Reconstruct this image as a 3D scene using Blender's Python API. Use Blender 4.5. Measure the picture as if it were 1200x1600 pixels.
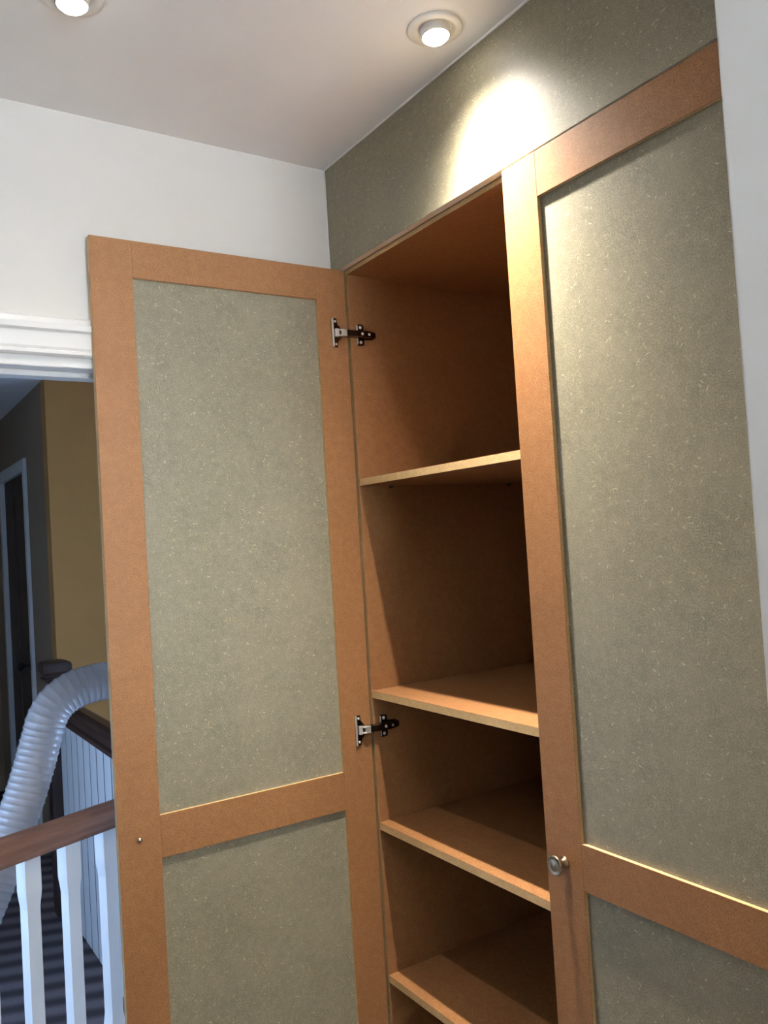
import bpy, bmesh, math, random
from mathutils import Vector, Matrix
random.seed(7)
scene = bpy.context.scene
for o in list(bpy.data.objects):
    bpy.data.objects.remove(o, do_unlink=True)
col = scene.collection

# ------------------------------------------------------------------ camera
cam_data = bpy.data.cameras.new('camera')
cam_data.sensor_fit = 'VERTICAL'; cam_data.sensor_height = 36.0
cam_data.lens = 1282.67 / 1600 * 36.0
cam_data.clip_start = 0.02
cam = bpy.data.objects.new('camera', cam_data); col.objects.link(cam)
CR = Vector((0.54863087, 0.8338616, -0.06065481)).normalized()
CU = Vector((0.06150703, 0.03209645, 0.99759045)).normalized()
CD = CR.cross(CU)                      # backwards = -view
cam.matrix_world = Matrix(((CR.x, CU.x, CD.x, 1.78216), (CR.y, CU.y, CD.y, -1.05814), (CR.z, CU.z, CD.z, 1.51771), (0, 0, 0, 1)))
scene.camera = cam

# ------------------------------------------------------------------ world, exposure
world = bpy.data.worlds.new('world'); scene.world = world
world.use_nodes = True
world.node_tree.nodes['Background'].inputs[0].default_value = (0.55, 0.72, 1.0, 1)
world.node_tree.nodes['Background'].inputs[1].default_value = 0.6
scene.view_settings.view_transform = 'Standard'
scene.view_settings.look = 'None'
scene.view_settings.exposure = 0.6
scene.view_settings.gamma = 1.0
scene.view_settings.use_curve_mapping = False

def area_light(name, loc, target, sx, sy, power, color):
    l = bpy.data.lights.new(name, 'AREA'); l.shape = 'RECTANGLE'; l.size = sx; l.size_y = sy
    l.energy = power; l.color = color
    o = bpy.data.objects.new(name, l); col.objects.link(o)
    o.location = loc
    o.rotation_euler = (Vector(target) - Vector(loc)).to_track_quat('-Z', 'Y').to_euler()
    return o
# added room fill aimed up at the ceiling, and daylight by the landing's low window
area_light('added_room_fill', (3.47, -0.68, 1.84), (0.9, -0.66, 3.05), 0.60, 0.75, 350, (0.77, 0.88, 1.0)).data.spread = math.radians(78)
area_light('daylight_landing_window', (-0.75, -1.62, 0.62), (-0.8, -0.2, 0.30), 1.0, 0.95, 11, (0.36, 0.58, 1.0))
area_light('daylight_stairwell_window', (-0.50, 1.36, 0.66), (-0.55, -0.6, 0.45), 0.62, 0.80, 26, (0.36, 0.58, 1.0))

LAMP = {'fascia': 222.0, 'near': 40.0}
WARM = (1.0, 0.945, 0.85)
BEAM_N, BEAM_SPILL = 9.0, 0.028

# ------------------------------------------------------------------ materials
def lin(r, g, b):
    f = lambda c: (c / 255 / 12.92) if c / 255 <= 0.04045 else ((c / 255 + 0.055) / 1.055) ** 2.4
    return (f(r), f(g), f(b), 1.0)
def new_mat(name):
    m = bpy.data.materials.new(name); m.use_nodes = True
    nt = m.node_tree; b = nt.nodes['Principled BSDF']
    return m, nt, b
def nd(nt, t, **kw):
    n = nt.nodes.new(t)
    for k, v in kw.items(): setattr(n, k, v)
    return n
def mix_col(nt, fac, a, b, blend='MIX'):
    n = nt.nodes.new('ShaderNodeMix'); n.data_type = 'RGBA'; n.blend_type = blend
    for s, v in ((n.inputs[0], fac), (n.inputs[6], a), (n.inputs[7], b)):
        if hasattr(v, 'links') or hasattr(v, 'is_linked'): nt.links.new(v, s)
        else: s.default_value = v
    return n.outputs[2]
def ramp(nt, src, p0, c0, p1, c1):
    r = nt.nodes.new('ShaderNodeValToRGB'); e = r.color_ramp.elements
    e[0].position = p0; e[0].color = c0; e[1].position = p1; e[1].color = c1
    nt.links.new(src, r.inputs[0]); return r.outputs[0]
def noise(nt, scale, detail=4, rough=0.6, vec=None):
    n = nt.nodes.new('ShaderNodeTexNoise'); n.inputs['Scale'].default_value = scale
    n.inputs['Detail'].default_value = detail; n.inputs['Roughness'].default_value = rough
    if vec is not None: nt.links.new(vec, n.inputs['Vector'])
    return n.outputs[0]
def objco(nt):
    return nt.nodes.new('ShaderNodeTexCoord').outputs['Object']
def bump(nt, b, src, strength, dist=0.001):
    n = nt.nodes.new('ShaderNodeBump'); n.inputs['Strength'].default_value = strength; n.inputs['Distance'].default_value = dist
    nt.links.new(src, n.inputs['Height']); nt.links.new(n.outputs[0], b.inputs['Normal'])
W4 = (1, 1, 1, 1); K4 = (0, 0, 0, 1)

def mdf_mat(name, base, dark, light, rough=0.5):
    m, nt, b = new_mat(name); co = objco(nt)
    fine = noise(nt, 420, 3, 0.7, co); mid = noise(nt, 60, 4, 0.6, co); big = noise(nt, 5, 3, 0.5, co)
    c = mix_col(nt, ramp(nt, mid, 0.36, K4, 0.68, W4), base, light)
    c = mix_col(nt, ramp(nt, fine, 0.36, W4, 0.56, K4), c, dark)
    c2 = mix_col(nt, ramp(nt, big, 0.35, (0.25, 0.25, 0.25, 1), 0.7, K4), c, dark)
    nt.links.new(c2, b.inputs['Base Color'])
    b.inputs['Roughness'].default_value = rough + 0.05; b.inputs['Specular IOR Level'].default_value = 0.28
    bump(nt, b, fine, 0.12, 0.0006)
    return m
M_MDF = mdf_mat('brown_mdf_face', lin(147, 102, 63), lin(116, 76, 43), lin(161, 114, 73))
M_EDGE = mdf_mat('brown_mdf_cut_edge', lin(190, 158, 112), lin(172, 140, 94), lin(200, 170, 126), 0.6)

def green_mdf(name):
    m, nt, b = new_mat(name); co = objco(nt)
    fine = noise(nt, 380, 3, 0.7, co); mid = noise(nt, 75, 5, 0.7, co); big = noise(nt, 9, 4, 0.6, co)
    c = mix_col(nt, ramp(nt, mid, 0.34, K4, 0.68, W4), lin(127, 121, 101), lin(153, 144, 120))
    c = mix_col(nt, ramp(nt, fine, 0.36, W4, 0.58, K4), c, lin(104, 98, 78))
    c = mix_col(nt, ramp(nt, big, 0.35, K4, 0.7, (0.45, 0.45, 0.45, 1)), c, lin(144, 134, 111))
    # pale wood fibres: sparse elongated cells in several directions
    sep = nd(nt, 'ShaderNodeSeparateXYZ'); nt.links.new(co, sep.inputs[0])
    cmb = nd(nt, 'ShaderNodeCombineXYZ'); nt.links.new(sep.outputs[0], cmb.inputs[0]); nt.links.new(sep.outputs[2], cmb.inputs[1])
    warp = nt.nodes.new('ShaderNodeTexNoise'); warp.inputs['Scale'].default_value = 60; warp.inputs['Detail'].default_value = 1
    nt.links.new(cmb.outputs[0], warp.inputs['Vector'])
    wv = nd(nt, 'ShaderNodeVectorMath', operation='SCALE'); wv.inputs['Scale'].default_value = 0.008
    nt.links.new(warp.outputs['Color'], wv.inputs[0])
    ad = nd(nt, 'ShaderNodeVectorMath', operation='ADD'); nt.links.new(cmb.outputs[0], ad.inputs[0]); nt.links.new(wv.outputs[0], ad.inputs[1])
    for k, (ang, off, colr) in enumerate(((12, 0.0, (196, 188, 150)), (58, 3.1, (205, 192, 152)), (104, 7.7, (190, 172, 124)), (151, 5.3, (208, 200, 166)))):
        mp = nd(nt, 'ShaderNodeMapping'); mp.inputs['Rotation'].default_value = (0, 0, math.radians(ang))
        mp.inputs['Location'].default_value = (off, off * 0.7, 0)
        nt.links.new(ad.outputs[0], mp.inputs[0])
        sc = nd(nt, 'ShaderNodeVectorMath', operation='MULTIPLY'); sc.inputs[1].default_value = (48, 230, 1)
        nt.links.new(mp.outputs[0], sc.inputs[0])
        v = nd(nt, 'ShaderNodeTexVoronoi', voronoi_dimensions='2D', feature='F1'); v.inputs['Scale'].default_value = 1.0
        nt.links.new(sc.outputs[0], v.inputs['Vector'])
        s2 = nd(nt, 'ShaderNodeSeparateColor'); nt.links.new(v.outputs['Color'], s2.inputs[0])
        # radius varies per cell, most cells carry none
        rad = nd(nt, 'ShaderNodeMapRange'); rad.inputs['From Min'].default_value = 0.93; rad.inputs['From Max'].default_value = 1.0
        rad.inputs['To Min'].default_value = 0.0; rad.inputs['To Max'].default_value = 0.22
        nt.links.new(s2.outputs[0], rad.inputs['Value'])
        df = nd(nt, 'ShaderNodeMath', operation='SUBTRACT'); nt.links.new(rad.outputs[0], df.inputs[0]); nt.links.new(v.outputs['Distance'], df.inputs[1])
        st = nd(nt, 'ShaderNodeMapRange'); st.inputs['From Min'].default_value = 0.0; st.inputs['From Max'].default_value = 0.07
        st.inputs['To Max'].default_value = 0.62
        nt.links.new(df.outputs[0], st.inputs['Value'])
        c = mix_col(nt, st.outputs[0], c, lin(*colr))
    nt.links.new(c, b.inputs['Base Color'])
    b.inputs['Roughness'].default_value = 0.48; b.inputs['Specular IOR Level'].default_value = 0.36
    bump(nt, b, fine, 0.1, 0.0006)
    return m
M_GREEN = green_mdf('moisture_resistant_green_mdf')
M_GREEN_EDGE = mdf_mat('green_mdf_cut_edge', lin(222, 217, 206), lin(205, 200, 186), lin(228, 224, 214), 0.6)

def plain(name, colr, rough=0.6, metal=0.0, var=0.06, scale=9, bumpy=0.0, bscale=40):
    m, nt, b = new_mat(name); co = objco(nt)
    n = noise(nt, scale, 4, 0.55, co)
    lo = tuple(c * (1 - var) for c in colr[:3]) + (1,); hi = tuple(min(1, c * (1 + var)) for c in colr[:3]) + (1,)
    nt.links.new(ramp(nt, n, 0.3, lo, 0.7, hi), b.inputs['Base Color'])
    b.inputs['Roughness'].default_value = rough; b.inputs['Metallic'].default_value = metal
    if bumpy: bump(nt, b, noise(nt, bscale, 5, 0.6, co), bumpy, 0.002)
    return m
M_WALL = plain('white_emulsion_wall', lin(222, 217, 210), 0.8, var=0.03, scale=4, bumpy=0.08)
M_CEIL = plain('white_emulsion_ceiling', lin(240, 238, 236), 0.85, var=0.04, scale=3.2, bumpy=0.15, bscale=9)
M_GLOSS = plain('white_gloss_paint', lin(228, 226, 222), 0.32, var=0.02)
M_CAULK = plain('white_caulk', lin(232, 230, 226), 0.5, var=0.03)
M_YELLOW = plain('ochre_painted_wall', lin(190, 138, 76), 0.8, var=0.04)
M_OCHRE_SHADE = plain('ochre_wall_painted_shade', lin(150, 128, 104), 0.8, var=0.04)  # same wall as the ochre, its shade put into a duller colour
M_NICKEL = plain('dark_nickel_plate', (0.16, 0.14, 0.125, 1), 0.22, 1.0, var=0.1, scale=200)
M_BRIGHT = plain('bright_nickel_plate', (0.88, 0.85, 0.80, 1), 0.42, 0.85, var=0.05)
M_BRASS = plain('antique_brass', (0.27, 0.20, 0.125, 1), 0.33, 1.0, var=0.25, scale=120)
M_STEEL = plain('zinc_screw', (0.75, 0.73, 0.70, 1), 0.25, 1.0, var=0.05)
M_PIN = plain('dark_shelf_pin', (0.06, 0.055, 0.05, 1), 0.35, 0.8)
M_FLOOR = plain('grey_carpet_floor', lin(84, 74, 66), 0.95, var=0.1, scale=120)
M_RING = plain('white_downlight_trim', lin(235, 232, 225), 0.4, var=0.01)
M_DARKGAP = plain('painted_groove_shade', lin(44, 52, 74), 0.8, var=0.05)  # dark blue stands in for the shade in the grooves between boards

def wood(name, a, b_, rough=0.35, axis=0):
    m, nt, b = new_mat(name); co = objco(nt)
    mp = nd(nt, 'ShaderNodeMapping'); s = [18, 18, 18]; s[axis] = 1.6
    mp.inputs['Scale'].default_value = s; nt.links.new(co, mp.inputs[0])
    n = noise(nt, 3, 6, 0.65, mp.outputs[0])
    nt.links.new(ramp(nt, n, 0.32, a, 0.68, b_), b.inputs['Base Color'])
    b.inputs['Roughness'].default_value = rough
    bump(nt, b, n, 0.08, 0.001)
    return m
M_RAIL = wood('varnished_mid_brown_wood', lin(98, 66, 50), lin(132, 94, 74), 0.4, 1)
M_DARKX = wood('dark_stained_wood_rail', lin(52, 33, 27), lin(80, 54, 44), 0.35, 0)
M_DARKZ = wood('dark_stained_wood_post', lin(44, 29, 25), lin(68, 47, 40), 0.4, 2)

m, nt, b = new_mat('striped_grey_carpet')
co = objco(nt); mp = nd(nt, 'ShaderNodeMapping'); mp.inputs['Rotation'].default_value = (0, 0, math.radians(21)); nt.links.new(co, mp.inputs[0])
wv = nd(nt, 'ShaderNodeTexWave', wave_type='BANDS', bands_direction='X'); wv.inputs['Scale'].default_value = 2.75
wv.inputs['Distortion'].default_value = 0.5; wv.inputs['Detail'].default_value = 2; wv.inputs['Detail Scale'].default_value = 1.0
nt.links.new(mp.outputs[0], wv.inputs['Vector'])
c = ramp(nt, wv.outputs['Color'], 0.1, lin(66, 56, 58), 0.9, lin(124, 112, 114))
c = mix_col(nt, ramp(nt, noise(nt, 160, 3, 0.7, co), 0.35, (0.4, 0.4, 0.4, 1), 0.6, K4), c, lin(48, 42, 44))
nt.links.new(c, b.inputs['Base Color']); b.inputs['Roughness'].default_value = 0.95
M_CARPET = m

m, nt, b = new_mat('translucent_white_duct_plastic')
b.inputs['Base Color'].default_value = lin(178, 172, 170); b.inputs['Roughness'].default_value = 0.22
b.inputs['Transmission Weight'].default_value = 0.12
M_DUCT = m
m, nt, b = new_mat('lit_lamp_lens')
b.inputs['Base Color'].default_value = W4
b.inputs['Emission Color'].default_value = (1.0, 0.95, 0.86, 1); b.inputs['Emission Strength'].default_value = 30
M_LAMP = m
m, nt, b = new_mat('window_glass')
b.inputs['Base Color'].default_value = (1, 1, 1, 1); b.inputs['Roughness'].default_value = 0.02
b.inputs['Transmission Weight'].default_value = 1.0; b.inputs['IOR'].default_value = 1.02
M_GLASS = m

# ------------------------------------------------------------------ helpers
def link(name, me, mats, parent=None, loc=(0, 0, 0), rotz=0.0):
    o = bpy.data.objects.new(name, me); col.objects.link(o)
    for mm in (mats if isinstance(mats, (list, tuple)) else [mats]): me.materials.append(mm)
    o.parent = parent; o.location = loc; o.rotation_euler = (0, 0, rotz)
    return o
def tag(o, label=None, cat=None, group=None, kind=None):
    for k, v in (('label', label), ('category', cat), ('group', group), ('kind', kind)):
        if v: o[k] = v
    return o
def empty(name, loc, label, cat, group=None, rotz=0.0):
    o = bpy.data.objects.new(name, None); col.objects.link(o)
    o.location = loc; o.rotation_euler = (0, 0, rotz); o.empty_display_size = 0.05
    return tag(o, label, cat, group)
def finish(bm, name, smooth=False):
    me = bpy.data.meshes.new(name); bmesh.ops.recalc_face_normals(bm, faces=bm.faces[:])
    bm.to_mesh(me); bm.free()
    if smooth:
        for p in me.polygons: p.use_smooth = True
    return me
def box_bm(lo, hi, bm=None):
    bm = bm or bmesh.new()
    vs = [bm.verts.new((x, y, z)) for x in (lo[0], hi[0]) for y in (lo[1], hi[1]) for z in (lo[2], hi[2])]
    for f in ((0, 1, 3, 2), (4, 6, 7, 5), (0, 4, 5, 1), (2, 3, 7, 6), (0, 2, 6, 4), (1, 5, 7, 3)):
        bm.faces.new([vs[i] for i in f])
    return bm
def box(name, lo, hi, mat, parent=None, off=(0, 0, 0), bevel=0.0, edge_axes=None):
    """axis-aligned board given in the frame whose origin is off; edge_axes = axes whose end faces take the 2nd material"""
    lo = [min(a, b) - o for a, b, o in zip(lo, hi, off)] if False else lo
    a = [min(p, q) for p, q in zip(lo, hi)]; b = [max(p, q) for p, q in zip(lo, hi)]
    a = [p - o for p, o in zip(a, off)]; b = [p - o for p, o in zip(b, off)]
    bm = box_bm(a, b)
    bmesh.ops.recalc_face_normals(bm, faces=bm.faces[:])
    if edge_axes is not None:
        for f in bm.faces:
            n = [abs(c) for c in f.normal]
            if n.index(max(n)) in edge_axes: f.material_index = 1
    if bevel:
        bmesh.ops.bevel(bm, geom=bm.edges[:], offset=bevel, segments=2, affect='EDGES', profile=0.6)
    return link(name, finish(bm, name), mat, parent)
def structure(name, lo, hi, mat, bevel=0.0):
    return tag(box(name, lo, hi, mat, bevel=bevel), kind='structure')
def multi_box(name, boxes, mat, bevel=0.0, parent=None):
    bm = bmesh.new()
    for lo, hi in boxes: box_bm(lo, hi, bm)
    if bevel: bmesh.ops.bevel(bm, geom=bm.edges[:], offset=bevel, segments=2, affect='EDGES')
    return link(name, finish(bm, name), mat, parent)
def lathe_bm(prof, n=32, axis='Z', bm=None, center=(0, 0, 0), cap=True):
    bm = bm or bmesh.new(); rings = []
    for r, h in prof:
        ring = []
        for k in range(n):
            t = 2 * math.pi * k / n; p = (r * math.cos(t), r * math.sin(t), h)
            if axis == 'Y': p = (p[0], h, p[1])
            if axis == 'X': p = (h, p[0], p[1])
            ring.append(bm.verts.new([q + c for q, c in zip(p, center)]))
        rings.append(ring)
    for a, b in zip(rings, rings[1:]):
        for k in range(n): bm.faces.new((a[k], a[(k + 1) % n], b[(k + 1) % n], b[k]))
    if cap:
        if prof[0][0] > 1e-5: bm.faces.new(rings[0])
        if prof[-1][0] > 1e-5: bm.faces.new(rings[-1])
    return bm
def loft_square(secs, bm=None):
    """secs: (z, half_x, half_y)"""
    bm = bm or bmesh.new(); rings = []
    for z, hx, hy in secs:
        rings.append([bm.verts.new((x, y, z)) for x, y in ((-hx, -hy), (hx, -hy), (hx, hy), (-hx, hy))])
    for a, b in zip(rings, rings[1:]):
        for k in range(4): bm.faces.new((a[k], a[(k + 1) % 4], b[(k + 1) % 4], b[k]))
    bm.faces.new(rings[0]); bm.faces.new(rings[-1])
    return bm
def extrude_profile(pts, y0, y1, axis='Y', bm=None):
    """closed profile (u, v): axis Y -> (u, y, v); axis X -> (x, u, v)"""
    bm = bm or bmesh.new()
    mk = (lambda u, v, t: (u, t, v)) if axis == 'Y' else (lambda u, v, t: (t, u, v))
    A = [bm.verts.new(mk(u, v, y0)) for u, v in pts]; B = [bm.verts.new(mk(u, v, y1)) for u, v in pts]
    n = len(pts)
    for k in range(n): bm.faces.new((A[k], A[(k + 1) % n], B[(k + 1) % n], B[k]))
    bm.faces.new(A); bm.faces.new(B)
    return bm

# ------------------------------------------------------------------ the setting
H = 2.4691            # ceiling
FZ = 2.2              # underside of the fascia
XR = 1.2865           # alcove return on the right
structure('floor', (0, -2.0, -0.05), (3.3, 0.7, 0.0), M_FLOOR)
structure('ceiling', (-0.1, -2.1, H), (3.4, 0.75, H + 0.05), M_CEIL)
# left wall with the doorway to the landing
DY0, DY1, DH = -1.12, -0.36, 1.945
tag(multi_box('wall_left', [((-0.1, -2.0, 0), (0, DY0, H)), ((-0.1, DY1, 0), (0, 0.7, H)), ((-0.1, DY0, DH), (0, DY1, H))], M_WALL), kind='structure')
tag(multi_box('wall_right', [((XR, -0.28, 0), (3.3, 0.7, H))], M_WALL, bevel=0.004), kind='structure')
structure('wall_cupboard_rear', (0, 0.62, 0), (XR, 0.7, H), M_WALL)
structure('wall_behind', (-0.1, -2.1, 0), (3.3, -2.0, H), M_WALL)
WY0, WY1, WZ0, WZ1 = -1.02, -0.34, 1.42, 2.34  # unseen window opening, placed and sized for the added room fill
tag(multi_box('wall_end', [((3.3, -2.1, 0), (3.4, WY0, H)), ((3.3, WY1, 0), (3.4, 0.7, H)), ((3.3, WY0, 0), (3.4, WY1, WZ0)), ((3.3, WY0, WZ1), (3.4, WY1, H))], M_WALL), kind='structure')
w1 = tag(multi_box('window_1', [((3.29, WY0, WZ0), (3.34, WY0 + 0.05, WZ1)), ((3.29, WY1 - 0.05, WZ0), (3.34, WY1, WZ1)), ((3.29, WY0 + 0.05, WZ0), (3.34, WY1 - 0.05, WZ0 + 0.05)), ((3.29, WY0 + 0.05, WZ1 - 0.05), (3.34, WY1 - 0.05, WZ1))], M_GLOSS), kind='structure')
box('pane', (3.313, WY0 + 0.05, WZ0 + 0.05), (3.317, WY1 - 0.05, WZ1 - 0.05), M_GLASS, w1)

# door lining and architrave round the doorway in the left wall
tag(multi_box('door_1', [((-0.108, DY0 + 0.0, DH - 0.028), (0.004, DY1, DH)), ((-0.108, DY0, 0), (0.004, DY0 + 0.028, DH - 0.028)), ((-0.108, DY1 - 0.028, 0), (0.004, DY1, DH - 0.028)),
      ((-0.075, DY0 + 0.028, DH - 0.04), (-0.035, DY1 - 0.028, DH - 0.028))], M_GLOSS, bevel=0.0015), kind='structure')
arch = [(0, 0), (0.012, 0), (0.016, 0.004), (0.016, 0.010), (0.011, 0.013), (0.014, 0.018), (0.014, 0.050), (0.020, 0.054), (0.020, 0.066), (0.010, 0.070), (0.008, 0.080), (0, 0.086)]
bm = extrude_profile([(x, DH - 0.006 + z) for x, z in arch], DY0 - 0.08, DY1 + 0.08, 'Y')
tag(link('trim_1', finish(bm, 'trim_1'), M_GLOSS), kind='structure')
for nm, y, s in (('trim_2', DY0 + 0.006, -1), ('trim_3', DY1 - 0.006, 1)):
    bm = bmesh.new(); pts = [(x, y + s * z) for x, z in arch]
    A = [bm.verts.new((x, yy, 0)) for x, yy in pts]; B = [bm.verts.new((x, yy, DH - 0.006)) for x, yy in pts]
    for k in range(len(pts)): bm.faces.new((A[k], A[(k + 1) % len(pts)], B[(k + 1) % len(pts)], B[k]))
    bm.faces.new(A); bm.faces.new(B)
    tag(link(nm, finish(bm, nm), M_GLOSS), kind='structure')
# skirtings of the room
structure('baseboard_behind', (0.0, -2.0, 0), (3.3, -1.985, 0.12), M_GLOSS)
structure('baseboard_right', (XR, -0.295, 0), (3.3, -0.28, 0.12), M_GLOSS)
# caulk beads where the fascia meets wall and ceiling
def bead(name, a, b, r=0.004):
    a = Vector(a); b = Vector(b); d = (b - a); q = d.to_track_quat('Z', 'Y'); bm = bmesh.new(); n = 24
    rings = []
    for i in range(n + 1):
        c = a + d * (i / n); rr = r * random.uniform(0.75, 1.2)
        rings.append([bm.verts.new(c + q @ Vector((rr * math.cos(t), rr * math.sin(t), 0))) for t in [2 * math.pi * k / 8 for k in range(8)]])
    for p, s in zip(rings, rings[1:]):
        for k in range(8): bm.faces.new((p[k], p[(k + 1) % 8], s[(k + 1) % 8], s[k]))
    return tag(link(name, finish(bm, name, True), M_CAULK), kind='structure')
bead('trim_4', (0.0, -0.001, H), (XR, -0.001, H), 0.0035)
bead('trim_5', (0.001, -0.001, 2.17), (0.001, -0.001, H), 0.0022)

# the landing beyond the doorway
LX, LC = -2.5, 2.42
structure('floor_landing', (-4.4, -1.6, -0.05), (-0.0, 1.4, 0.0), M_CARPET)
structure('ceiling_landing', (-4.4, -1.7, LC), (-0.1, 1.4, LC + 0.05), M_CEIL)
structure('wall_landing_ochre', (LX - 0.1, -0.2, 0), (LX, 1.3, LC), M_YELLOW)
structure('wall_landing_end', (-4.4, -1.6, 0), (-4.3, -0.1, LC), M_OCHRE_SHADE)
tag(multi_box('wall_landing_rear', [((LX, 1.3, 0), (-0.85, 1.4, LC)), ((-0.15, 1.3, 0), (-0.1, 1.4, LC)), ((-0.85, 1.3, 0), (-0.15, 1.4, 0.2)), ((-0.85, 1.3, 1.12), (-0.15, 1.4, LC))], M_YELLOW), kind='structure')
w3 = tag(multi_box('window_3', [((-0.85, 1.27, 0.2), (-0.82, 1.31, 1.12)), ((-0.18, 1.27, 0.2), (-0.15, 1.31, 1.12)), ((-0.82, 1.27, 0.2), (-0.18, 1.31, 0.23)), ((-0.82, 1.27, 1.09), (-0.18, 1.31, 1.12))], M_GLOSS), kind='structure')
box('pane', (-0.82, 1.288, 0.23), (-0.18, 1.292, 1.09), M_GLASS, w3)
tag(multi_box('wall_landing_door', [((-3.06, -0.2, 0), (LX - 0.1, -0.1, LC)), ((-4.3, -0.2, 0), (-3.94, -0.1, LC)), ((-3.94, -0.2, 2.03), (-3.06, -0.1, LC))], M_OCHRE_SHADE), kind='structure')
tag(multi_box('wall_landing_side', [((-4.4, -1.7, 0), (-1.3, -1.6, LC)), ((-0.2, -1.7, 0), (-0.1, -1.6, LC)), ((-1.3, -1.7, 1.12), (-0.2, -1.6, LC)), ((-1.3, -1.7, 0), (-0.2, -1.6, 0.1))], M_WALL), kind='structure')
w2 = tag(multi_box('window_2', [((-1.3, -1.6, 0.1), (-1.26, -1.56, 1.12)), ((-0.24, -1.6, 0.1), (-0.2, -1.56, 1.12)), ((-1.26, -1.6, 0.1), (-0.24, -1.56, 0.14)), ((-1.26, -1.6, 1.08), (-0.24, -1.56, 1.12))], M_GLOSS), kind='structure')
box('pane', (-1.26, -1.582, 0.14), (-0.24, -1.578, 1.08), M_GLASS, w2)
# brown door with white frame in the landing's far wall
tag(multi_box('trim_6', [((-3.12, -0.215, 0), (-3.06, -0.18, 2.02)), ((-3.94, -0.215, 0), (-3.88, -0.18, 2.02)), ((-3.94, -0.215, 2.02), (-3.06, -0.18, 2.09))], M_GLOSS, bevel=0.004), kind='structure')
d2 = tag(box('door_2', (-3.88, -0.19, 0.005), (-3.12, -0.15, 2.02), M_DARKZ, bevel=0.002), kind='structure')
for x0, x1, z0, z1 in ((-3.80, -3.54, 0.15, 0.85), (-3.46, -3.20, 0.15, 0.85), (-3.80, -3.54, 1.0, 1.9), (-3.46, -3.20, 1.0, 1.9)):
    box('panel', (x0, -0.197, z0), (x1, -0.189, z1), M_DARKZ, d2, bevel=0.003)
bm = lathe_bm([(0.0, -0.262), (0.02, -0.26), (0.028, -0.25), (0.024, -0.238), (0.010, -0.23), (0.010, -0.2), (0.03, -0.2), (0.03, -0.189)], 20, 'Y', center=(-3.24, 0, 0.93))
link('door_handle', finish(bm, 'door_handle', True), M_PIN, d2)

# ------------------------------------------------------------------ fascia above the cupboards
f = box('fascia_panel', (0.001, 0, FZ), (XR - 0.001, 0.018, H - 0.001), [M_GREEN, M_GREEN_EDGE], bevel=0.0006, edge_axes=(0, 2), off=(0, 0, FZ))
f.location = (0, 0, FZ)
tag(f, 'green-grey fascia board between the cupboard doors and the ceiling', 'panel')

# ------------------------------------------------------------------ doors
T = 0.020; REC = 0.008
def frame_piece(name, lo, hi, parent, axes):
    return box(name, lo, hi, [M_MDF, M_EDGE], parent, bevel=0.0007, edge_axes=axes)
def make_door(parent, ploc, hinge, rotz, width, z0, z1, s_hinge, s_lead, rail, m_hi, m_lo, label):
    """door leaf: local X from hinge to leading edge, Y = 0 the seen face, thickness towards -Y"""
    d = box('door', (s_hinge - 0.01, -T + REC, z0 + rail - 0.01), (width - s_lead + 0.01, -REC, z1 - rail + 0.01), M_GREEN)
    d.parent = parent; d.location = (hinge[0] - ploc[0], hinge[1] - ploc[1], -ploc[2]); d.rotation_euler = (0, 0, rotz)
    d['label'] = label
    frame_piece('stile', (0, -T, z0), (s_hinge, 0, z1), d, (0, 2))
    frame_piece('stile', (width - s_lead, -T, z0), (width, 0, z1), d, (0, 2))
    g = 0.0003
    for a, b in ((z1 - rail, z1), (m_lo, m_hi), (z0, z0 + rail)):
        frame_piece('rail', (s_hinge + g, -T + g, a), (width - s_lead - g, -g, b), d, (0, 2))
    return d

DEP = 0.60; CF = 0.0205
def carcass(name, x0, x1, loc, label, shelf_z):
    e = empty(name, loc, label, 'cupboard')
    bx = lambda n, lo, hi, ax: box(n, lo, hi, [M_MDF, M_EDGE], e, loc, 0.0006, ax)
    bx('side_panel', (x0, CF, 0.0), (x0 + 0.018, DEP, FZ - 0.0005), (1, 2))
    bx('side_panel', (x1 - 0.018, CF, 0.0), (x1, DEP, FZ - 0.0005), (1, 2))
    a, b = x0 + 0.0183, x1 - 0.0183
    bx('top_panel', (a, 0.0183, FZ - 0.0125), (b, DEP - 0.007, FZ - 0.0005), (1,))
    bx('base_panel', (a, CF, 0.10), (b, DEP - 0.007, 0.118), (1,))
    bx('back_panel', (a, DEP - 0.006, 0.10), (b, DEP, FZ - 0.0005), (0, 2))
    bx('plinth', (a, CF + 0.03, 0.0), (b, CF + 0.048, 0.0995), (0, 2))
    for z in shelf_z:
        bx('shelf', (a + 0.0005, CF, z - 0.018), (b - 0.0005, DEP - 0.008, z), (1,))
        for y in (0.112, 0.512):
            for xx, s in ((x0 + 0.018, 1), (x1 - 0.018, -1)):
                bm = lathe_bm([(0.0029, -0.006), (0.0029, 0.009), (0.0022, 0.010)] if s > 0 else [(0.0029, 0.006), (0.0029, -0.009), (0.0022, -0.010)], 12, 'X')
                box_bm((min(0, s * 0.010), -0.004, 0.0022), (max(0, s * 0.010), 0.004, 0.0044), bm)
                o = link('shelf_pin', finish(bm, 'shelf_pin', False), M_PIN, e, (xx - loc[0], y - loc[1], z - 0.018 - 0.0046 - loc[2]))
    return e
XL0, XL1 = 0.0287, 0.6515
left = carcass('cupboard_unit', XL0, XL1, (0.342, 0.31, 0.0), 'open brown board cupboard with bare shelves and door swung out', (1.6724, 1.1477, 0.8253, 0.4564))
right = carcass('cupboard_unit', XL1 + 0.001, XR - 0.003, (0.968, 0.31, 0.0), 'shut cupboard beside the white wall, with a brass knob', (1.6724, 1.1477, 0.8253, 0.4564))
A = -0.0196
LOC_L = (0.342, 0.31, 0.0); LOC_R = (0.968, 0.31, 0.0)
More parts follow.
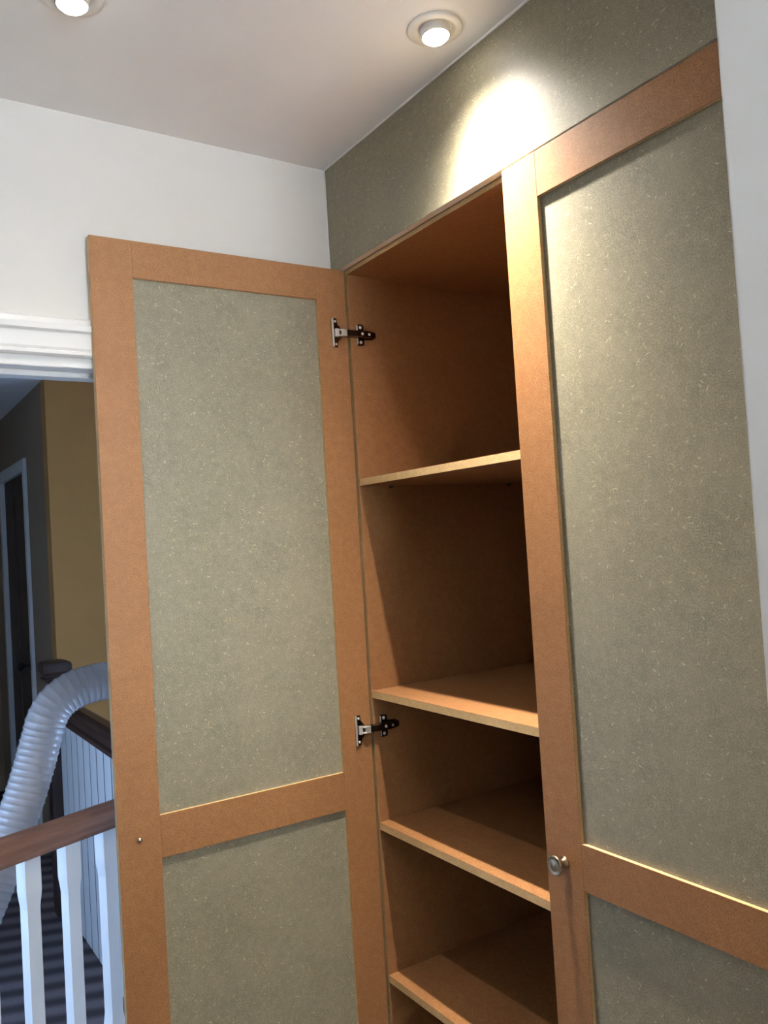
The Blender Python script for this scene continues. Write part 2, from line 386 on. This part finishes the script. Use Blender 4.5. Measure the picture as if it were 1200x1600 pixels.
ldoor = make_door(left, LOC_L, (0.0467, 0.0119), A - math.pi / 2, 0.6175, 0.102, FZ - 0.003, 0.0828, 0.0882, 0.0816, 0.9651, 0.8755, 'swung-open door with two green-grey panels in a brown frame')
RW = 1.2800 - 0.6525
rdoor = make_door(right, LOC_R, (1.2800, 0.0), math.pi, RW, 0.102, FZ - 0.003, 0.0873, 0.0873, 0.0816, 0.9665, 0.8844, 'closed door with two green-grey panels in a brown frame')

# knob on the closed door (local X from the right-hand hinge, +Y towards the room)
kx, kz = 1.2800 - 0.698, 0.924
bm = lathe_bm([(0.0085, 0.0), (0.0105, 0.001), (0.0105, 0.003), (0.0075, 0.005), (0.0065, 0.010), (0.007, 0.016), (0.010, 0.020), (0.0155, 0.022), (0.0175, 0.0235), (0.018, 0.0255), (0.0175, 0.027), (0.0162, 0.0278), (0.0150, 0.0272), (0.0138, 0.0275), (0.0128, 0.0266), (0.008, 0.0283), (0.0, 0.0292)], 48, 'Y')
o = link('knob', finish(bm, 'knob', True), M_BRASS, rdoor, (kx, 0.0, kz)); o['label'] = 'round antique brass knob'
# fixing screw coming through the open door where its knob will go
bm = lathe_bm([(0.0054, -0.0002), (0.0056, 0.0010), (0.0044, 0.0032), (0.0021, 0.0045), (0.0, 0.0048)], 20, 'Y')
o = link('screw', finish(bm, 'screw', True), M_STEEL, ldoor, (0.574, 0.0, 0.924)); o['label'] = 'small bright screw head'

# concealed hinges: cup flange on the door, arm, cross-shaped plate on the side panel
def hinge(z):
    """parts drawn in the frame of the side panel / open door: X away from the board, Y depth, Z up"""
    px = XL0 + 0.018
    o0 = (px, 0.0, z)
    par_off = (px - LOC_L[0], -LOC_L[1], z)
    # cup flange on the door back
    fx = 0.0467 + 0.0003
    bm = bmesh.new()
    prof = [(-0.0335, -0.036), (-0.0195, -0.036), (-0.0185, -0.021), (-0.013, -0.0165), (-0.007, -0.010), (-0.0045, 0.0), (-0.007, 0.010), (-0.013, 0.0165), (-0.0185, 0.021), (-0.0195, 0.036), (-0.0335, 0.036)]
    x0, x1 = fx - px, fx - px + 0.003
    Av = [bm.verts.new((x0, y, zz)) for y, zz in prof]; Bv = [bm.verts.new((x1, y, zz)) for y, zz in prof]
    for k in range(len(prof)): bm.faces.new((Av[k], Av[(k + 1) % len(prof)], Bv[(k + 1) % len(prof)], Bv[k]))
    bm.faces.new(Av); bm.faces.new(Bv)
    bmesh.ops.bevel(bm, geom=[e for e in bm.edges if abs(e.verts[0].co.x - x1) < 1e-6 and abs(e.verts[1].co.x - x1) < 1e-6], offset=0.0008, segments=2, affect='EDGES')
    hg = link('hinge', finish(bm, 'hinge'), M_NICKEL, left, par_off)
    hg['label'] = 'nickel-plated concealed cupboard hinge'
    # polished outer strip of the flange
    box('flange_strip', (x1 - 0.0005, -0.0345, -0.0355), (x1 + 0.0016, -0.0295, 0.0355), M_BRIGHT, hg, bevel=0.0006)
    # spring block inside the cup and the bright knuckle
    box('cup_block', (x1 - 0.001, -0.026, -0.010), (x1 + 0.006, -0.017, 0.010), M_BRIGHT, hg, bevel=0.0015)
    bm = bmesh.new()
    for zz in (-0.0085, 0.0055): box_bm((x1 + 0.0005, -0.0165, zz), (x1 + 0.009, -0.001, zz + 0.003), bm)
    box_bm((x1 + 0.003, -0.010, -0.0085), (x1 + 0.0115, 0.003, 0.0085), bm)
    bmesh.ops.bevel(bm, geom=bm.edges[:], offset=0.0006, segments=1, affect='EDGES')
    link('knuckle', finish(bm, 'knuckle'), M_BRIGHT, hg)
    # cranked arm running into the cupboard
    bm = bmesh.new(); rings = []
    for y, hz, xa, xb in ((0.001, 0.0095, 0.002, 0.0125), (0.012, 0.0085, 0.002, 0.0135), (0.030, 0.0085, 0.003, 0.016), (0.060, 0.0095, 0.004, 0.017), (0.075, 0.0085, 0.004, 0.016), (0.087, 0.0075, 0.004, 0.013)):
        rings.append([bm.verts.new(p) for p in ((xa, y, -hz), (xb - 0.002, y, -hz), (xb, y, -hz + 0.002), (xb, y, hz - 0.002), (xb - 0.002, y, hz), (xa, y, hz))])
    for p, s in zip(rings, rings[1:]):
        for k in range(6): bm.faces.new((p[k], p[(k + 1) % 6], s[(k + 1) % 6], s[k]))
    bm.faces.new(rings[0]); bm.faces.new(rings[-1])
    link('arm', finish(bm, 'arm'), M_NICKEL, hg)
    # cross-shaped mounting plate with rounded wings
    bm = bmesh.new()
    w = [(0.040, -0.027), (0.052, -0.027), (0.0575, -0.024), (0.0575, -0.012), (0.085, -0.0095), (0.085, 0.0095), (0.0575, 0.012), (0.0575, 0.024), (0.052, 0.027), (0.040, 0.027), (0.0385, 0.024), (0.0385, -0.024)]
    Av = [bm.verts.new((0.0002, y, zz)) for y, zz in w]; Bv = [bm.verts.new((0.0042, y, zz)) for y, zz in w]
    for k in range(len(w)): bm.faces.new((Av[k], Av[(k + 1) % len(w)], Bv[(k + 1) % len(w)], Bv[k]))
    bm.faces.new(Av); bm.faces.new(Bv)
    link('mounting_plate', finish(bm, 'mounting_plate'), M_NICKEL, hg)
    for zz in (-0.0205, 0.0135): box('plate_lip', (0.0015, 0.0368, zz - 0.004), (0.0062, 0.0388, zz + 0.011), M_BRIGHT, hg, bevel=0.0004)
    for yy, zz, xx, r in ((0.0475, 0.019, 0.0042, 0.0042), (0.0475, -0.019, 0.0042, 0.0042), (0.046, 0.0, 0.0162, 0.004), (0.066, 0.0, 0.0165, 0.0035)):
        bm = lathe_bm([(r, -0.001), (r, 0.0008), (r * 0.75, 0.0018), (r * 0.25, 0.0014), (0, 0.0008)], 14, 'X')
        link('screw', finish(bm, 'screw', True), M_BRIGHT, hg, (xx, yy, zz))
    for zz in (0.0285, -0.0285):
        bm = lathe_bm([(0.0032, -0.0005), (0.0032, 0.0006), (0.002, 0.0014), (0, 0.0008)], 14, 'X')
        link('screw', finish(bm, 'screw', True), M_BRIGHT, hg, (x1, -0.0245, zz))
for z in (2.036, 1.058, 0.26): hinge(z)

# ------------------------------------------------------------------ downlights
def downlight(x, y, label, power, aim, spot_deg, blend):
    e = empty('downlight', (x, y, H), label, 'downlight', 'ceiling downlights')
    bm = lathe_bm([(0.052, 0.0), (0.0525, -0.002), (0.050, -0.0042), (0.040, -0.0055), (0.036, -0.005), (0.033, -0.002), (0.031, -0.0005)], 48, 'Z', cap=False)
    link('trim_ring', finish(bm, 'trim_ring', True), M_RING, e)
    d = (Vector(aim) - Vector((x, y, H))).normalized(); q = d.to_track_quat('-Z', 'Y')
    bm = lathe_bm([(0.0285, 0.002), (0.0275, -0.012), (0.0255, -0.017), (0.0255, -0.0145)], 40, 'Z', cap=False)
    o = link('lamp_holder', finish(bm, 'lamp_holder', True), M_RING, e); o.rotation_mode = 'QUATERNION'; o.rotation_quaternion = q
    bm = lathe_bm([(0.0253, -0.012), (0.0250, -0.0165), (0.020, -0.0215), (0.010, -0.0245), (0.0, -0.0255)], 40, 'Z')
    o = link('lamp_lens', finish(bm, 'lamp_lens', True), M_LAMP, e); o.rotation_mode = 'QUATERNION'; o.rotation_quaternion = q
    l = bpy.data.lights.new('downlight_beam', 'SPOT'); l.energy = power; l.color = WARM
    l.spot_size = math.radians(spot_deg); l.spot_blend = blend; l.shadow_soft_size = 0.016
    # beam profile of the reflector: bright core along the axis, weak spill to the sides
    l.use_nodes = True; nt = l.node_tree; em = nt.nodes['Emission']
    tc = nd(nt, 'ShaderNodeTexCoord'); sp = nd(nt, 'ShaderNodeSeparateXYZ'); nt.links.new(tc.outputs['Normal'], sp.inputs[0])
    ab = nd(nt, 'ShaderNodeMath', operation='ABSOLUTE'); nt.links.new(sp.outputs[2], ab.inputs[0])
    pw = nd(nt, 'ShaderNodeMath', operation='POWER'); nt.links.new(ab.outputs[0], pw.inputs[0]); pw.inputs[1].default_value = BEAM_N
    ad = nd(nt, 'ShaderNodeMath', operation='ADD'); nt.links.new(pw.outputs[0], ad.inputs[0]); ad.inputs[1].default_value = BEAM_SPILL
    nt.links.new(ad.outputs[0], em.inputs['Strength'])
    lo = bpy.data.objects.new('downlight_beam', l); col.objects.link(lo); lo.parent = e
    lo.rotation_mode = 'QUATERNION'; lo.rotation_quaternion = q; lo.location = d * 0.046
    return e
downlight(0.605, -0.100, 'recessed downlight in the ceiling close to the green-grey fascia', LAMP['fascia'], (0.72, -0.088, 0.5), 140, 1.0)
downlight(0.386, -0.705, 'lit downlight at the very top left edge of the picture', LAMP['near'], (0.386, -0.705, 0.0), 150, 1.0)

# ------------------------------------------------------------------ balustrade just beyond the doorway
P0 = Vector((-0.241, -0.790, 0)); P1 = Vector((-0.347, -0.506, 0)); RD = (P1 - P0); RLEN = RD.length
ang = math.atan2(RD.y, RD.x) - math.pi / 2
bal = empty('landing_balustrade', (P0.x, P0.y, 0), 'white square balusters under a mid-brown wooden handrail in the doorway', 'balustrade', rotz=ang)
rp = [(-0.030, 0.852), (0.030, 0.852), (0.033, 0.862), (0.033, 0.876), (0.029, 0.893), (0.020, 0.905), (0.006, 0.910), (-0.006, 0.910), (-0.020, 0.905), (-0.029, 0.893), (-0.033, 0.876), (-0.033, 0.862)]
bm = extrude_profile(rp, -0.235, 0.455, 'Y')
link('handrail', finish(bm, 'handrail'), M_RAIL, bal)
w_, n_ = 0.0190, 0.0155
secs = [(0.03, w_, w_), (0.365, w_, w_), (0.375, w_ - 0.0006, w_ - 0.0006), (0.395, n_ + 0.0008, n_ + 0.0008), (0.405, n_, n_), (0.735, n_, n_), (0.745, n_ + 0.0008, n_ + 0.0008), (0.765, w_ - 0.0006, w_ - 0.0006), (0.775, w_, w_), (0.853, w_, w_)]
me = finish(loft_square(secs), 'baluster'); me.materials.append(M_GLOSS)
for t in (-0.46, -0.125, 0.21, 0.545, 0.88, 1.215, 1.44):
    o = bpy.data.objects.new('baluster', me); col.objects.link(o); o.parent = bal; o.location = (0, t * RLEN, 0)
box('base_rail', (-0.032, -0.235, 0.0), (0.032, 0.455, 0.031), M_GLOSS, bal, bevel=0.003)

# boarded screen, its dark capping and the newel at its far end
scr = empty('boarded_screen', (-1.3, -0.28, 0), 'low screen of white vertical boards with dark wooden capping and newel', 'balustrade')
so = (-1.3, -0.28, 0)
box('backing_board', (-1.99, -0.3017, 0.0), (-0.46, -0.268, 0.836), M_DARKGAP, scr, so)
nb = 15; x = -1.985; bw = 0.0865
me = finish(box_bm((0, -0.304, 0.004), (bw, -0.3015, 0.836)), 'board')
bm = bmesh.new(); bm.from_mesh(me); bmesh.ops.bevel(bm, geom=[e for e in bm.edges if abs(e.verts[0].co.z - e.verts[1].co.z) > 0.1], offset=0.0008, segments=1, affect='EDGES'); bm.to_mesh(me); bm.free()
me.materials.append(M_GLOSS)
for k in range(nb):
    o = bpy.data.objects.new('board', me); col.objects.link(o); o.parent = scr; o.location = (-1.985 + k * 0.1015 - so[0], -so[1], 0)
cap = [(-0.325, 0.836), (-0.24, 0.836), (-0.24, 0.852), (-0.25, 0.858), (-0.25, 0.880), (-0.244, 0.892), (-0.252, 0.906), (-0.27, 0.914), (-0.295, 0.914), (-0.313, 0.906), (-0.321, 0.892), (-0.315, 0.880), (-0.315, 0.858), (-0.325, 0.852)]
bm = extrude_profile([(u - so[1], v) for u, v in cap], -1.99 - so[0], -0.46 - so[0], 'X')
link('capping_rail', finish(bm, 'capping_rail'), M_DARKX, scr)
h = 0.04
secs = [(0.0, h, h), (0.93, h, h), (0.945, h * 0.72, h * 0.72), (0.985, h * 0.8, h * 0.8), (1.0, h * 1.25, h * 1.25), (1.008, h * 1.3, h * 1.3), (1.012, h * 1.12, h * 1.12), (1.022, h * 1.2, h * 1.2), (1.035, h * 1.5, h * 1.5), (1.062, h * 1.5, h * 1.5), (1.072, h * 1.38, h * 1.38), (1.078, h * 1.0, h * 1.0), (1.082, h * 0.5, h * 0.5)]
link('newel_post', finish(loft_square(secs), 'newel_post'), M_DARKZ, scr, (-2.032 - so[0], -0.305 - so[1], 0))
box('end_post', (-0.46, -0.32, 0), (-0.39, -0.25, 0.95), M_GLOSS, scr, so, 0.003)

# ------------------------------------------------------------------ ribbed flexible duct over the screen
ctrl = [(-0.85, -0.02, 1.105), (-0.80, -0.18, 1.132), (-0.76, -0.32, 1.146), (-0.75, -0.40, 1.148), (-0.75, -0.455, 1.146), (-0.75, -0.510, 1.134), (-0.75, -0.556, 1.106), (-0.75, -0.584, 1.066), (-0.75, -0.602, 1.012), (-0.745, -0.624, 0.945), (-0.735, -0.655, 0.862), (-0.72, -0.693, 0.775), (-0.70, -0.733, 0.69), (-0.68, -0.79, 0.58), (-0.66, -0.87, 0.42), (-0.66, -0.95, 0.25), (-0.68, -1.05, 0.12), (-0.75, -1.17, 0.072)]
pts = []
V = [Vector(c) for c in ctrl]; V = [V[0] * 2 - V[1]] + V + [V[-1] * 2 - V[-2]]
for i in range(1, len(V) - 2):
    for k in range(20):
        t = k / 20; a, b_, c_, d_ = V[i - 1], V[i], V[i + 1], V[i + 2]
        pts.append(0.5 * ((2 * b_) + (-a + c_) * t + (2 * a - 5 * b_ + 4 * c_ - d_) * t * t + (-a + 3 * b_ - 3 * c_ + d_) * t ** 3))
# even spacing
L = [0.0]
for p, q in zip(pts, pts[1:]): L.append(L[-1] + (q - p).length)
PITCH = 0.0190; SUB = 8; R0 = 0.0555; n = 36
bm = bmesh.new(); rings = []; N = int(L[-1] / (PITCH / SUB)); j = 0; up = Vector((1, 0, 0))
for i in range(N):
    s = i * PITCH / SUB
    while j < len(L) - 2 and L[j + 1] < s: j += 1
    f_ = (s - L[j]) / max(1e-9, L[j + 1] - L[j]); c = pts[j].lerp(pts[j + 1], f_)
    tn = (pts[min(j + 2, len(pts) - 1)] - pts[max(j - 1, 0)]).normalized()
    e1 = (up - tn * up.dot(tn)).normalized(); e2 = tn.cross(e1)
    ph = (i % SUB) / SUB; r = R0 + 0.0016 * (max(0.0, math.cos(2 * math.pi * ph)) ** 1.5) - 0.0006 * (0.5 - 0.5 * math.cos(2 * math.pi * ph))
    rings.append([bm.verts.new(c + r * (math.cos(a) * e1 + math.sin(a) * e2)) for a in [2 * math.pi * k / n for k in range(n)]])
for p, q in zip(rings, rings[1:]):
    for k in range(n): bm.faces.new((p[k], p[(k + 1) % n], q[(k + 1) % n], q[k]))
for v in bm.verts: v.co -= Vector((-0.72, -0.7, 0))
duct = link('flexible_duct', finish(bm, 'flexible_duct', True), M_DUCT, None, (-0.72, -0.7, 0))
tag(duct, 'translucent white ribbed flexible duct draped over the boarded screen', 'duct')
